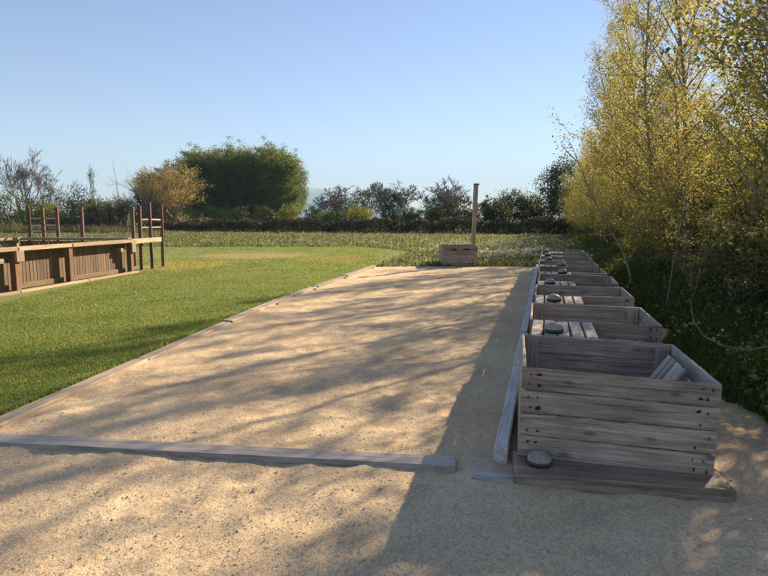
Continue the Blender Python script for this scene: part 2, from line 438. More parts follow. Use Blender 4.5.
# ------------------------------------------------------------------ crates
CW, CD, BH, GAP, TH, SK = 1.07, 1.04, 0.131, 0.006, 0.022, 0.07
CTOP = SK + 4 * BH + 3 * GAP
def crate(x, y, rz, label, front_skid=True, lid=5, roll=0.0, lean=False, group='slatted crates in the row', nails=True, zofs=0.0):
    """origin: front-left bottom corner; X to the right along the front, Y into the row"""
    t = empty('wooden_crate', (x, y, zofs), (0, roll, rz))
    tag(t, label, 'crate', group)
    for k in range(4):
        z = SK + BH / 2 + k * (BH + GAP)
        f = board(t, 'board', (CW / 2, TH / 2, z), (CW, BH - brng.uniform(0, 0.004), TH), M['crate'], 'Xw', 0.0045)
        if nails:
            for sx in (0.05, 0.10, CW - 0.05, CW - 0.10):
                for dz in (-0.032, 0.03):
                    if brng.random() < 0.8:
                        nl = mobj('nail', NAIL, f, (sx - CW / 2 + brng.uniform(-.012, .012), dz + brng.uniform(-.008, .008), TH / 2 + 0.0005), (R(90), R(brng.uniform(0, 360)), 0))
                        nl.scale = (brng.uniform(0.4, 1.4), 1, brng.uniform(0.4, 1.2))
        board(t, 'board', (CW / 2, CD - TH / 2, z), (CW, BH - brng.uniform(0, 0.005), TH), M['crate'], 'Xw', 0.004)
        for sx in (TH / 2, CW - TH / 2):
            board(t, 'board', (sx, CD / 2, z), (CD - 2 * TH - 0.004, BH - brng.uniform(0, 0.005), TH), M['crate_skylit'] if sx > 0.5 else M['crate'], 'Yw', 0.003)
    for sx in (0.06 + TH, CW - TH - 0.06):
        for sy in (TH + 0.0125, CD - TH - 0.0125):
            board(t, 'corner_post', (sx, sy, SK + 0.255), (0.51, 0.10, 0.022), M['crate'], 'Zx')
    for k in range(8):
        board(t, 'floor_board', (TH + 0.065 + k * 0.133, CD / 2, SK + 0.012), (CD - 0.06, 0.115, 0.018), M['crate'], 'Y')
    for i, sy in enumerate((0.07, CD - 0.07)):
        if i or front_skid:
            board(t, 'skid', (CW / 2, sy, SK / 2), (CW - 0.02, 0.09, SK - 0.004), M['crate'], 'X')
    if lid:
        for k in range(lid):
            board(t, 'lid_slat', (0.052 + k * 0.104, CD / 2 - 0.01, CTOP + 0.0145), (CD + 0.01, 0.088, 0.02), M['crate_pale'], 'Y', 0.006)
        for sy in (0.16, CD - 0.2):
            board(t, 'lid_batten', (0.27, sy, CTOP - 0.012), (0.46, 0.07, 0.018), M['crate_pale'], 'X')
    if lean:
        for k in range(4):
            board(t, 'loose_slat', (CW - 0.22 + 0.0, CD - 0.26 - k * 0.115, SK + 0.29), (0.52, 0.075, 0.018), M['crate_pale'], rot=(0.0, R(-58), R(4 * k - 6)))
    return t

fronts = [3.32, 4.98, 6.58, 8.08, 9.48, 10.85, 12.2, 13.55, 14.9]
ordw = ['first', 'second', 'third', 'fourth', 'fifth', 'sixth', 'seventh', 'eighth', 'ninth', 'tenth']
RZ = -math.atan(0.28)
discs = [(0.10, -0.07, 'base')]
crates = []
for i, y in enumerate(fronts):
    lab = ('open grey plank crate standing on the base timber at the row\'s end' if i == 0 else
           '%s open plank crate in the row, counted from the base timber' % ordw[i])
    c = crate(row_x(y) + (-0.019 if i == 0 else brng.uniform(-.02, .02)), y, RZ + (R(2.6) if i == 0 else R(brng.uniform(-1.2, 1.2))), lab,
              front_skid=i > 0, lid=0, roll=R(1.6) if i == 0 else R(brng.uniform(-.3, .6)), lean=(i == 0), nails=(i < 4),
              zofs=0.006 if i == 0 else 0)
    crates.append(c)

# slatted stands bridging the gaps between neighbouring crates
stands = []
for i in range(len(fronts) - 1):
    y0 = fronts[i] + CD * math.cos(RZ); y1 = fronts[i + 1]
    gap = (y1 - y0) / math.cos(RZ)
    x0 = row_x(y0)
    st = empty('slat_stand', (x0 + 0.02, y0 + 0.012, 0), (0, 0, RZ))
    tag(st, 'stand of pale slats between the %s and %s crate from the base timber' % (ordw[i], ordw[i + 1]), 'stand', 'slatted stands between the crates')
    zt = CTOP - 0.012
    for k in range(5):
        board(st, 'slat', (0.045 + k * 0.101, gap / 2 - 0.006, zt), (gap - 0.06, 0.084, 0.02), M['crate_pale'], 'Y', 0.008)
    for sy in (0.07, gap - 0.09):
        board(st, 'batten', (0.25, sy, zt - 0.0295), (0.48, 0.06, 0.034), M['crate'], 'X')
        for sx in (0.045, 0.445):
            board(st, 'leg', (sx, sy, (zt - 0.047) / 2), (zt - 0.049, 0.06, 0.05), M['crate'], 'Z')
    stands.append((st, gap, zt + 0.0105))

# crate at the far end of the court with a tall post in it
fc = crate(1.80, 17.66, R(1), 'lone plank crate with dark markings at the far end of the court', lid=0, group='slatted crates', nails=False)
del fc['group']
for (x, w, h) in ((0.28, 0.035, 0.09), (0.335, 0.03, 0.085), (0.385, 0.035, 0.09), (0.43, 0.02, 0.08), (0.66, 0.05, 0.05), (0.715, 0.04, 0.045), (0.77, 0.05, 0.05), (0.815, 0.03, 0.04)):
    board(fc, 'stencil_mark', (x, -0.0015, SK + 3 * (BH + GAP) - 0.005 + BH / 2 - 0.03), (w, h * 0.9, 0.004), M['nail'], 'Xw')
tp = empty('timber_post', (2.80, 18.25, 0), (0, R(1.6), R(6)))
tag(tp, 'tall square timber post rising from the lone crate', 'post')
board(tp, 'shaft', (0, 0, 1.26 + 0.005), (2.44, 0.125, 0.125), M['kerb'], 'Z', bev=0.012)
board(tp, 'cap', (0.015, 0, 2.51), (0.165, 0.14, 0.06), M['kerb'], 'X', bev=0.015)

# base timber, stub board
o = board(None, 'base_timber', (1.325, 3.145, 0.026), (1.15, 0.32, 0.085), M['base'], rot=(0, R(0.5), RZ + R(6)), bev=0.008)
tag(o, 'dark damp timber lying under the front of the open crate', 'timber')
o = board(None, 'ground_board', (0.63, 3.17, 0.006), (0.24, 0.13, 0.03), M['cross'], rot=(0, 0, RZ), bev=0.004)
tag(o, 'short grey board sunk flat in the sand beside the base timber', 'board')

# domed discs
def disc():
    prof_r = [(0, 0.0), (0.062, 0.0), (0.074, 0.008), (0.077, 0.02), (0.072, 0.030)]
    prof_d = [(0.070, 0.029), (0.068, 0.038), (0.059, 0.056), (0.042, 0.070), (0.020, 0.0775), (0, 0.079)]
    out = []
    for name, prof, mat in (('rim', prof_r, M['discrim']), ('dome', prof_d, M['discdome'])):
        vs_ = []; fs = []; S = 24
        for (r, z) in prof:
            for k in range(S): vs_.append((r * math.cos(2 * math.pi * k / S), r * math.sin(2 * math.pi * k / S), z))
        for j in range(len(prof) - 1):
            for k in range(S): fs.append((j * S + k, j * S + (k + 1) % S, (j + 1) * S + (k + 1) % S, (j + 1) * S + k))
        out.append((name, mesh_np(name, vs_, np.array(fs), mat, True)))
    return out
DISC = disc()
def put_disc(loc, label, s=1.0, rot=(0, 0, 0)):
    e = empty('domed_disc', loc, rot); e.scale = (s, s, s)
    tag(e, label, 'disc', 'domed discs on the crates')
    for nme, me in DISC: mobj(nme, me, e)
put_disc((0.905, 3.215, 0.0715), 'pale domed disc with dark rim on the base timber')
bpy.context.view_layer.update()
for i, dx in {0: 0.17, 1: 0.19, 2: 0.16, 3: 0.36, 4: 0.38, 5: 0.16, 6: 0.14, 7: 0.1}.items():
    st, gap, zt = stands[i]
    p = st.matrix_world @ Vector((dx, min(0.13, gap * 0.4), zt))
    put_disc(p, 'pale domed disc on the slat stand behind the %s crate from the base timber' % ordw[i], brng.uniform(0.95, 1.08), (0, 0, brng.uniform(0, 3)))

# ------------------------------------------------------------------ planks round the court
# left kerb
kp = []
stations = [3.78, 5.95, 8.05, 10.2, 12.3, 14.5, 17.45]
for i in range(len(stations) - 1):
    y0, y1 = stations[i] + 0.02, stations[i + 1] - 0.02
    p0 = Vector((float(kerb_x(y0)), y0, 0)); p1 = Vector((float(kerb_x(y1)), y1, 0)); d = p1 - p0
    k = empty('kerb_plank', tuple((p0 + p1) / 2), (0, 0, math.atan2(d.y, d.x)))
    tag(k, '%s kerb plank beside the lawn, counted from the cross plank' % ordw[i], 'plank', 'kerb planks along the lawn')
    L = d.length + 0.03
    board(k, 'plank', (0, 0.02 + brng.uniform(-.025, .025), 0.003 + brng.uniform(-.010, .008)), (L, 0.16 + brng.uniform(-.02, .01), 0.065), M['kerb'], rot=(R(brng.uniform(-5, 2)), R(brng.uniform(-.4, .4)), R(brng.uniform(-.8, .8))), bev=0.008)
    for s in (() if i < 2 else (0.35,)):
        st = board(k, 'stake', (L * s, -0.085, -0.018), (0.08, 0.05, 0.022), M['penpost'], 'Z', 0.05)
# front cross plank
a = Vector((-2.98, 3.80, 0)); b_ = Vector((0.44, 3.345, 0)); d = b_ - a
o = board(None, 'cross_plank', tuple((a + b_) / 2 + Vector((0, 0, -0.006))), (d.length, 0.165, 0.058), M['cross'], rot=(R(-2), R(-0.22), math.atan2(d.y, d.x)), bev=0.006)
tag(o, 'long grey plank laid across the sand at the near end of the court', 'plank')
# right kerb timbers along the crates
s0 = [(3.36, 6.78), (6.84, 10.2), (10.26, 13.6), (13.66, 16.9)]
for i, (y0, y1) in enumerate(s0):
    q = lambda y: Vector((row_x(y) - 0.115, y, 0))
    p0, p1 = q(y0), q(y1); d = p1 - p0
    o = board(None, 'edge_timber', tuple((p0 + p1) / 2 + Vector((0, 0, 0.052))), (d.length, 0.085, 0.135), M['greykerb'], rot=(0, R(brng.uniform(-.3, .3)), math.atan2(d.y, d.x) + R(brng.uniform(-.3, .3))), bev=0.008)
    tag(o, '%s pale grey timber edging the sand along the crates, counted from the base timber' % ordw[i], 'timber', 'edging timbers beside the crates')

# ------------------------------------------------------------------ timber pen on the lawn
pen = empty('timber_pen', (-6.83, 15.55, 0), (0, 0, 0))
tag(pen, 'low brown timber pen of upright boards under a pale top rail', 'pen')
A = Vector((-6.80, 15.62, 0)); B = Vector((-7.97, 8.6, 0))       # near wall, runs towards the viewer
dirn = (B - A).normalized(); ang = math.atan2(dirn.y, dirn.x); nrm = Vector((-dirn.y, dirn.x, 0))
if nrm.x < 0: nrm = -nrm
def pl(s, off, z):   # point along near wall (s metres from its far end), off metres outwards, local to pen
    p = A + dirn * s + nrm * off
    return (p.x - pen.location.x, p.y - pen.location.y, z)
LEN = (B - A).length
nb = int(LEN / 0.098)
for k in range(nb):
    board(pen, 'board', pl(0.06 + k * 0.098, -0.20, 0.43), (0.70, 0.088, 0.022), M['penboard'], rot=(0, R(-90), 0) if False else Euler((0, R(-90), 0)).to_matrix().to_4x4() and (R(90), R(-90), ang), jit=0.006)
board(pen, 'bottom_board', pl(LEN / 2, -0.165, 0.075), (LEN, 0.11, 0.03), M['penboard'], rot=(R(90), 0, ang))
posts_s = [0.10, 2.45, 4.02, 5.9]
for s in posts_s:
    board(pen, 'post', pl(s, -0.02, 0.41), (0.82, 0.13, 0.13), M['penpost'], rot=(0, R(-90), ang), bev=0.006)
segs = [(-0.06, 2.42), (2.44, 4.0), (4.02, LEN)]
for s0_, s1_ in segs:
    board(pen, 'rail', pl((s0_ + s1_) / 2, -0.08, 0.855), (s1_ - s0_ - 0.01, 0.34, 0.075), M['penrail'], rot=(0, 0, ang), jit=0.003, bev=0.006)
for s, w, h, zc in ((3.99, 0.20, 0.22, 0.712), (0.09, 0.17, 0.26, 0.69), (5.88, 0.2, 0.22, 0.712)):
    board(pen, 'end_block', pl(s, 0.075, zc), (h, w, 0.06), M['penrail'], rot=(R(90), R(-90), ang), bev=0.005)
for s in (0.42, 4.32):
    board(pen, 'bracket', pl(s, -0.10, 0.63), (0.14, 0.16, 0.10), M['penrail'], rot=(0, 0, ang), bev=0.005)
# far end wall and left wall
C0 = Vector((-7.75, 17.30, 0)); C1 = Vector((-11.05, 17.55, 0)); dc = (C1 - C0).normalized(); ac = math.atan2(dc.y, dc.x)
def pw(P, dd, s, off, z):
    nn = Vector((-dd.y, dd.x, 0)); p = P + dd * s + nn * off
    return (p.x - pen.location.x, p.y - pen.location.y, z)
LC = (C1 - C0).length
for k in range(int(LC / 0.15)):
    board(pen, 'board', pw(C0, dc, 0.07 + k * 0.15, 0, 0.41), (0.74, 0.14, 0.022), M['penpost'], rot=(R(90), R(-90), ac), jit=0.004)  # darker post wood here: shade on the inner face put into the colour
board(pen, 'rail', pw(C0, dc, LC / 2 - 0.05, -0.02, 0.85), (LC + 0.2, 0.20, 0.07), M['penrail'], rot=(0, 0, ac))
board(pen, 'rail', tuple((A + Vector((0.02, 0.88, 0.84))) - pen.location), (1.72, 0.10, 0.13), M['penrail'], rot=(0, 0, ang + R(4)))
D1 = Vector((-12.1, 10.9, 0)); dl = (D1 - C1).normalized(); al = math.atan2(dl.y, dl.x)
for k in range(38):
    board(pen, 'board', pw(C1, dl, 0.08 + k * 0.16, -0.05, 0.41), (0.78, 0.15, 0.022), M['penrail'], rot=(R(90), R(-90), al), jit=0.004)  # pale rail wood for these boards stands in for sun on the inner face
board(pen, 'rail', pw(C1, dl, 3.2, 0.0, 0.86), (6.4, 0.22, 0.07), M['penrail'], rot=(0, 0, al))
# pale edging along its foot
e0 = un(0, 296.5); e1 = un(138, 272.5); d = e1 - e0; e0 = e0 - d * 0.35
d = e1 - e0
for i in range(3):
    c = e0 + d * ((i + 0.5) / 3)
    o = board(None, 'edging_board', (c.x, c.y, 0.02), (d.length / 3 - 0.02, 0.10, 0.06), M['penrail'], rot=(0, 0, math.atan2(d.y, d.x)))
    tag(o, 'low pale edging board in the grass along the pen', 'board', 'edging boards at the foot of the pen')

# post-and-rung frames
def frame(name, label, posts, rungs, hz, group=None):
    e = empty(name, (posts[0][0], posts[0][1], 0)); tag(e, label, 'frame', group)
    for (x, y, h) in posts:
        board(e, 'post', (x - posts[0][0], y - posts[0][1], h / 2), (h, 0.085, 0.085), M['redpost'], rot=(0, R(-90) + R(brng.uniform(-.6, .6)), R(brng.uniform(0, 30))), bev=0.008)
    for z in rungs:
        for i in range(len(posts) - 1):
            p = Vector(posts[i][:2] + (0,)); q = Vector(posts[i + 1][:2] + (0,)); dd = q - p; c = (p + q) / 2
            board(e, 'rung', (c.x - posts[0][0], c.y - posts[0][1], z + brng.uniform(-.01, .01)), (dd.length - 0.09, 0.04, 0.04), M['rung'], rot=(0, R(brng.uniform(-1.5, 1.5)), math.atan2(dd.y, dd.x)))
frame('climbing_frame', 'three brown posts joined by two rungs past the pen\'s end block', [(-6.90, 16.40, 1.81), (-6.76, 16.78, 1.92), (-6.66, 17.38, 1.84)], [1.20, 1.42], 0)
frame('climbing_frame', 'three brown posts joined by three rungs behind the pen', [(-10.0, 17.78, 1.78), (-10.46, 17.82, 1.78), (-10.92, 17.86, 1.78)], [1.06, 1.25, 1.45], 0)
for (x, y, lab) in ((-9.22, 17.72, 'lone brown post behind the middle of the pen'), (-7.62, 17.62, 'lone brown post behind the pen near the two-rung frame')):
    e = empty('fence_post', (x, y, 0)); tag(e, lab, 'post')
    board(e, 'shaft', (0, 0, 0.89), (1.78, 0.09, 0.09), M['redpost'], 'Z', 0.006, bev=0.01)
    board(e, 'top', (0, 0, 1.785), (0.1, 0.1, 0.02), M['redpost'], 'X', bev=0.004)

# ------------------------------------------------------------------ plant makers
def unit(v): return v / (np.linalg.norm(v, axis=-1, keepdims=True) + 1e-9)

def leaf_arrays(P, size, rng, flat=0.3, aspect=0.62, fold=0.18):
    """a folded four-point leaf at every point"""
    n = len(P)
    ax = unit(rng.normal(size=(n, 3)) + np.array([0, 0, -0.15]))
    nn = rng.normal(size=(n, 3)); nn[:, 2] += flat * np.sign(nn[:, 2])
    sd = unit(np.cross(ax, nn)); up = np.cross(sd, ax)
    s = (size * rng.uniform(0.6, 1.35, n))[:, None]
    v = np.stack([P - ax * s * 0.5, P + sd * s * aspect * 0.5 + up * s * fold - ax * s * 0.05, P + ax * s * 0.5, P - sd * s * aspect * 0.5 + up * s * fold - ax * s * 0.05], 1).reshape(-1, 3)
    f = np.arange(n * 4).reshape(n, 4)
    return v, f

def tube_arrays(segs, sides=5):
    """segs: list of (p0,p1,r0,r1)"""
    p0 = np.array([s[0] for s in segs], float); p1 = np.array([s[1] for s in segs], float)
    r0 = np.array([s[2] for s in segs]); r1 = np.array([s[3] for s in segs])
    d = unit(p1 - p0); ref = np.where(np.abs(d[:, 2:3]) > 0.9, np.array([[1., 0, 0]]), np.array([[0, 0, 1.]]))
    a = unit(np.cross(d, ref)); b = np.cross(d, a)
    th = np.arange(sides) / sides * 2 * math.pi
    ring = np.cos(th)[None, :, None] * a[:, None, :] + np.sin(th)[None, :, None] * b[:, None, :]
    v = np.concatenate([p0[:, None] + ring * r0[:, None, None], p1[:, None] + ring * r1[:, None, None]], 1)
    n = len(segs); base = (np.arange(n) * 2 * sides)[:, None]
    k = np.arange(sides); k2 = (k + 1) % sides
    f = np.stack([base + k, base + k2, base + sides + k2, base + sides + k], -1).reshape(-1, 4)
    return v.reshape(-1, 3), f

def limb(p, d, L, r0, r1, rng, steps=5, bend=0.12, lift=0.08):
    """a wandering limb: list of points and radii"""
    pts = [np.array(p, float)]; d = np.array(d, float); d /= np.linalg.norm(d)
    for i in range(steps):
        d = d + rng.normal(size=3) * bend + np.array([0, 0, lift]); d /= np.linalg.norm(d)
        pts.append(pts[-1] + d * L / steps)
    rr = np.linspace(r0, r1, steps + 1)
    return pts, rr

def segs_of(pts, rr): return [(pts[i], pts[i + 1], rr[i], rr[i + 1]) for i in range(len(pts) - 1)]

def young_poplar(rng, h, nbr=34, z0=0.9, spread=1.5, per=6, leaf=0.058, lean=0.0):
    segs = []; tw = []; leaves = []
    pts, rr = limb((0, 0, -0.1), (lean, rng.normal() * 0.03, 1), h + 0.1, 0.048, 0.007, rng, 16, 0.035, 0.05)
    segs += segs_of(pts, rr)
    ptsA = np.array(pts)
    for b in range(nbr):
        t = (z0 + (h * 0.97 - z0) * ((b + rng.uniform(0, 1)) / nbr) ** 0.85) / h
        i = min(int(t * 16), 15); p = ptsA[i] + (ptsA[i + 1] - ptsA[i]) * (t * 16 - i)
        a = b * 2.4 + rng.uniform(-.5, .5)
        up = rng.uniform(0.75, 1.35)
        L = spread * (1.25 - 1.0 * t) * rng.uniform(0.7, 1.25)
        bp, br = limb(p, (math.cos(a), math.sin(a), up), L, 0.020 * (1.15 - t), 0.004, rng, 6, 0.10, 0.06)
        tw += segs_of(bp, br)
        for q in (0.35, 0.55, 0.7, 0.82, 0.93):
            j = int(q * 6); pp = bp[j] + (bp[min(j + 1, 6)] - bp[j]) * (q * 6 - j)
            dd = rng.normal(size=3) * 0.7 + np.array([math.cos(a), math.sin(a), 0.8])
            sp, sr = limb(pp, dd, L * rng.uniform(0.25, 0.5), 0.005, 0.002, rng, 4, 0.15, 0.05)
            tw += segs_of(sp, sr)
            for s in sp[1:]:
                k = rng.poisson(per * (3.6 - 3.1 * t))
                leaves.append(s + rng.normal(size=(k, 3)) * 0.085)
        for s in bp[2:]:
            leaves.append(s + rng.normal(size=(rng.poisson(per * (1.3 - 0.6 * t)), 3)) * 0.07)
    # leafy leader
    for s in pts[5:]:
        leaves.append(s + rng.normal(size=(rng.poisson(per), 3)) * 0.10)
    P = np.concatenate(leaves)
    tv, tf = tube_arrays(segs, 7); sv, sf = tube_arrays(tw, 4)
    wood_v = np.concatenate([tv, sv]); wood_f = np.concatenate([tf, sf + len(tv)])
    lv, lf = leaf_arrays(P, leaf, rng, 0.5)
    return (wood_v, wood_f), (lv, lf)

def crown_points(rng, rx, ry, z0, z1, nclump, nleaf, sig, inner=0.45, power=1.0, top=0.0):
    """leaf clumps through a crown's volume, thickest near its skin"""
    u = unit(rng.normal(size=(nclump, 3)))
    rad = inner + (1 - inner) * rng.uniform(0, 1, nclump) ** 0.6
    lump = 1 + 0.16 * np.sin(u[:, 0] * 5 + rng.uniform(0, 6)) * np.sin(u[:, 2] * 4 + rng.uniform(0, 6)) + rng.normal(size=nclump) * 0.07
    c = u * (rad * lump)[:, None]
    zc, hz = (z0 + z1) / 2, (z1 - z0) / 2
    zz = c[:, 2]
    w = np.ones(nclump) if top == 0 else np.clip(1 - top * (zz + 1) / 2, 0.1, 1)
    C = np.stack([c[:, 0] * rx * w, c[:, 1] * ry * w, zc + zz * hz], -1)
    s = sig * rng.uniform(0.6, 1.3, nclump)
    P = np.repeat(C, nleaf, 0) + rng.normal(size=(nclump * nleaf, 3)) * np.repeat(s, nleaf)[:, None] * np.array([1, 1, 0.8])
    P[:, 2] = np.maximum(P[:, 2], 0.05)
    return P, C

def leafy_tree(rng, h, rx, z0, nclump, nleaf, leaf, sig, stems=1, tr=0.16, top=0.0, inner=0.45, bare_top=0):
    P, C = crown_points(rng, rx, rx, z0, h, nclump, nleaf, sig, inner, top=top)
    segs = []
    for s in range(stems):
        a = rng.uniform(0, 6.28)
        pts, rr = limb((0.12 * s * math.cos(a), 0.12 * s * math.sin(a), -0.1), (0.25 * math.cos(a) * (stems > 1), 0.25 * math.sin(a) * (stems > 1), 1), h * 0.86, tr / math.sqrt(stems), 0.02, rng, 8, 0.07, 0.05)
        segs += segs_of(pts, rr)
        for k in range(10):
            j = rng.randint(2, 8); tgt = C[rng.randint(len(C))]
            d = tgt - pts[j]
            bp, br = limb(pts[j], d + np.array([0, 0, .2]), np.linalg.norm(d) * 0.9, rr[j] * 0.5, 0.01, rng, 4, 0.08, 0.0)
            segs += segs_of(bp, br)
    return tube_arrays(segs, 5), leaf_arrays(P, leaf, rng, 0.4)

def bare_tree(rng, h, stems=3, spread=0.5, levels=4, r0=0.14, fan=3, low=0):
    segs = []; tips = []
    def grow(p, d, L, r, lev):
        pts, rr = limb(p, d, L, r, r * 0.55, rng, 4, 0.13, 0.10)
        segs.extend(segs_of(pts, np.maximum(rr, 0.016)))
        if lev == 0: tips.extend(pts[1:]); return
        if lev <= low: tips.extend(pts[2:])
        dl = pts[-1] - pts[-2]; dl = dl / np.linalg.norm(dl)
        for k in range(fan + (lev < 3)):
            j = rng.randint(2, 5); q = dl + rng.normal(size=3) * 0.55 + np.array([0, 0, 0.12])
            grow(pts[j], q, L * rng.uniform(0.5, 0.78), rr[j] * 0.6, lev - 1)
    for s in range(stems):
        a = s / stems * 6.28 + rng.uniform(-.4, .4)
        grow((0.15 * math.cos(a), 0.15 * math.sin(a), -0.1), (spread * math.cos(a), spread * math.sin(a), 1), h * 0.42, r0 * rng.uniform(0.7, 1), levels)
    return tube_arrays(segs, 3), np.array(tips)

def scale_to(arrs, h):
    m = max(np.max(a[0][:, 2]) for a in arrs)
    return [(a[0] * np.array([1, 1, h / m]), a[1]) for a in arrs]

def plant(name, parts, loc, rz=0.0, s=(1, 1, 1), label=None, cat='tree', group=None):
    """parts: list of (part name, mesh)"""
    e = empty(name, loc, (0, 0, rz)); e.scale = s
    tag(e, label, cat, group)
    for nme, me in parts: mobj(nme, me, e)
    return e

# ------------------------------------------------------------------ row of young trees behind the crates
def tree_line(y, off=1.72): return 1.95 + 0.28 * (y - 3.2) + off
variants = []
for k in range(6):
    rng = np.random.RandomState(40 + k)
    (wv, wf), (lv, lf) = young_poplar(rng, 8.6 + rng.uniform(-.5, .9), nbr=52, z0=0.7, spread=1.8, per=5.6, leaf=0.050, lean=rng.uniform(-.03, .02))
    variants.append([('trunk', mesh_np('young_trunk', wv, wf, M['bark'], True)), ('crown', mesh_np('young_crown', lv, lf, M['poplar']))])
rr_ = random.Random(4)
y = 3.9; i = 0
while y < 52:
    if 9.2 < y < 11.2: y = 11.2        # trees left out here so sun reaches the near sand
    x = tree_line(y) + rr_.uniform(-.3, .45)
    s = rr_.uniform(0.90, 1.05) * float(np.interp(y, [10, 18, 30, 48], [1.03, 0.98, 0.80, 0.66]))
    plant('young_tree', variants[i % 6], (x, y, 0), rr_.uniform(0, 6.28), (max(s, 0.9), max(s, 0.9), s * rr_.uniform(0.95, 1.05)),
          'slender young tree with yellow-green spring leaves in the row behind the crates', 'tree', 'young trees in a row behind the crates')
    y += rr_.uniform(1.35, 2.3) * (1 if y < 25 else 1.35); i += 1
# thin second line behind it closes the gaps lower down
y = 4.5
while y < 50:
    x = tree_line(y, 3.9) + rr_.uniform(-.5, .6); s = rr_.uniform(0.5, 0.66)
    plant('young_tree', variants[i % 6], (x, y, 0), rr_.uniform(0, 6.28), (s * 1.15, s * 1.15, s),
          'shorter young tree in the thicket behind the tree row', 'tree', 'young trees of the second line')
    y += rr_.uniform(2.4, 3.6); i += 1
# low bushy growth of the same kind fills the row to breast height and above
y = 5.6
while y < 46:
    x = tree_line(y, 1.75) + rr_.uniform(-.35, .3); s = rr_.uniform(0.42, 0.55)
    plant('young_tree', variants[(i * 5 + 2) % 6], (x, y, 0), rr_.uniform(0, 6.28), (s * 1.45, s * 1.45, s * rr_.uniform(0.85, 1.1)),
          'low bushy young tree filling a gap in the row behind the crates', 'tree', 'low bushy young trees of the row')
    y += rr_.uniform(1.3, 2.4); i += 1
# slender leaning sapling
segs = []
rng = np.random.RandomState(9)
base = un(632, 291); tipx, tipz = at(597, 222, base.y + 0.3)
pts = [np.array([0, 0, -0.05]), np.array([-0.06, 0, 0.35]), np.array([-0.16, 0.1, 0.75]), np.array([-0.36, 0.2, 1.15]), np.array([-0.55, 0.25, 1.45]), np.array([-0.78, 0.3, 1.9]), np.array([-1.1, 0.3, 2.6])]
segs += segs_of(pts, np.linspace(0.032, 0.008, 7)); tips = []
for j in (3, 4, 5, 6):
    for q in range(3):
        bp, br = limb(pts[j], rng.normal(size=3) * 0.5 + np.array([-.4, 0, 1]), 0.7, 0.009, 0.003, rng, 4, 0.1, 0.05); segs += segs_of(bp, br); tips += bp[1:]
P = np.repeat(np.array(tips), 9, 0); P = P + rng.normal(size=P.shape) * 0.09
plant('sapling', [('stem', mesh_np('stem', *tube_arrays(segs, 6), M['palebark'], True)), ('leaves', mesh_np('leaves', *leaf_arrays(P, 0.055, rng), M['poplar']))],
      tuple(base), 0, label='thin pale sapling leaning over the crates', cat='sapling')

# arching bramble cane and two thin bare stems in front of the thicket
def px3(x, y, Y): X, Z = at(x, y, Y); return np.array([X, Y, Z])
rng = np.random.RandomState(14)
cane = [px3(690, 300, 5.6), px3(694, 322, 5.45), px3(704, 336, 5.3), px3(722, 346, 5.2), px3(745, 351, 5.1), px3(772, 346, 5.0), px3(800, 352, 4.95)]
foot = np.array([cane[-1][0] + 0.55, 4.95, -0.03]); cane = [foot, (foot + cane[-1]) / 2 + np.array([0.05, 0, 0.18])] + cane[::-1]
o0 = cane[0].copy(); cane = [c - o0 for c in cane]
sg = segs_of(cane, np.linspace(0.009, 0.003, len(cane)))
for j in range(2, 8):
    for q in range(2):
        bp, br = limb(cane[j], rng.normal(size=3) + np.array([0, 0, .3]), 0.22, 0.003, 0.0015, rng, 3, 0.2, 0.0); sg += segs_of(bp, br)
P = np.concatenate([np.array([s_[1] for s_ in sg])] * 2); P = P + rng.normal(size=P.shape) * 0.03
plant('bramble_cane', [('stem', mesh_np('cane', *tube_arrays(sg, 5), M['palebark'], True)), ('leaves', mesh_np('cane_leaves', *leaf_arrays(P, 0.035, rng), M['poplar']))], tuple(o0),
      label='thin arching cane with tiny leaves beside the open crate', cat='cane')
for (x0, y0, x1, y1, Y, lab) in ((664, 318, 676, 252, 7.6, 'thin straight bare stem standing before the thicket'), (688, 318, 702, 268, 7.3, 'shorter bare stem leaning before the thicket')):
    p = un(x0, y0); X1, Z1 = at(x1, y1, p.y)
    pts, rr2 = [np.array([0, 0, -0.03]), np.array([(X1 - p.x) * .5 + .01, 0.02, Z1 * .5]), np.array([X1 - p.x, 0.03, Z1]), np.array([(X1 - p.x) * 1.5, 0.0, Z1 * 1.5])], np.linspace(0.012, 0.006, 4)
    sg = segs_of(pts, rr2); tw_ = []
    for q in range(4):
        bp, br = limb(pts[3 if q < 2 else 2], rng.normal(size=3) * .5 + np.array([0, 0, 1]), 0.4, 0.005, 0.002, rng, 3, 0.1, 0.05); tw_ += segs_of(bp, br)
    plant('thin_stem', [('stem', mesh_np('stem', *tube_arrays(sg, 5), M['palebark'], True)), ('twigs', mesh_np('twigs', *tube_arrays(tw_, 3), M['palebark']))], tuple(p), label=lab, cat='stem')

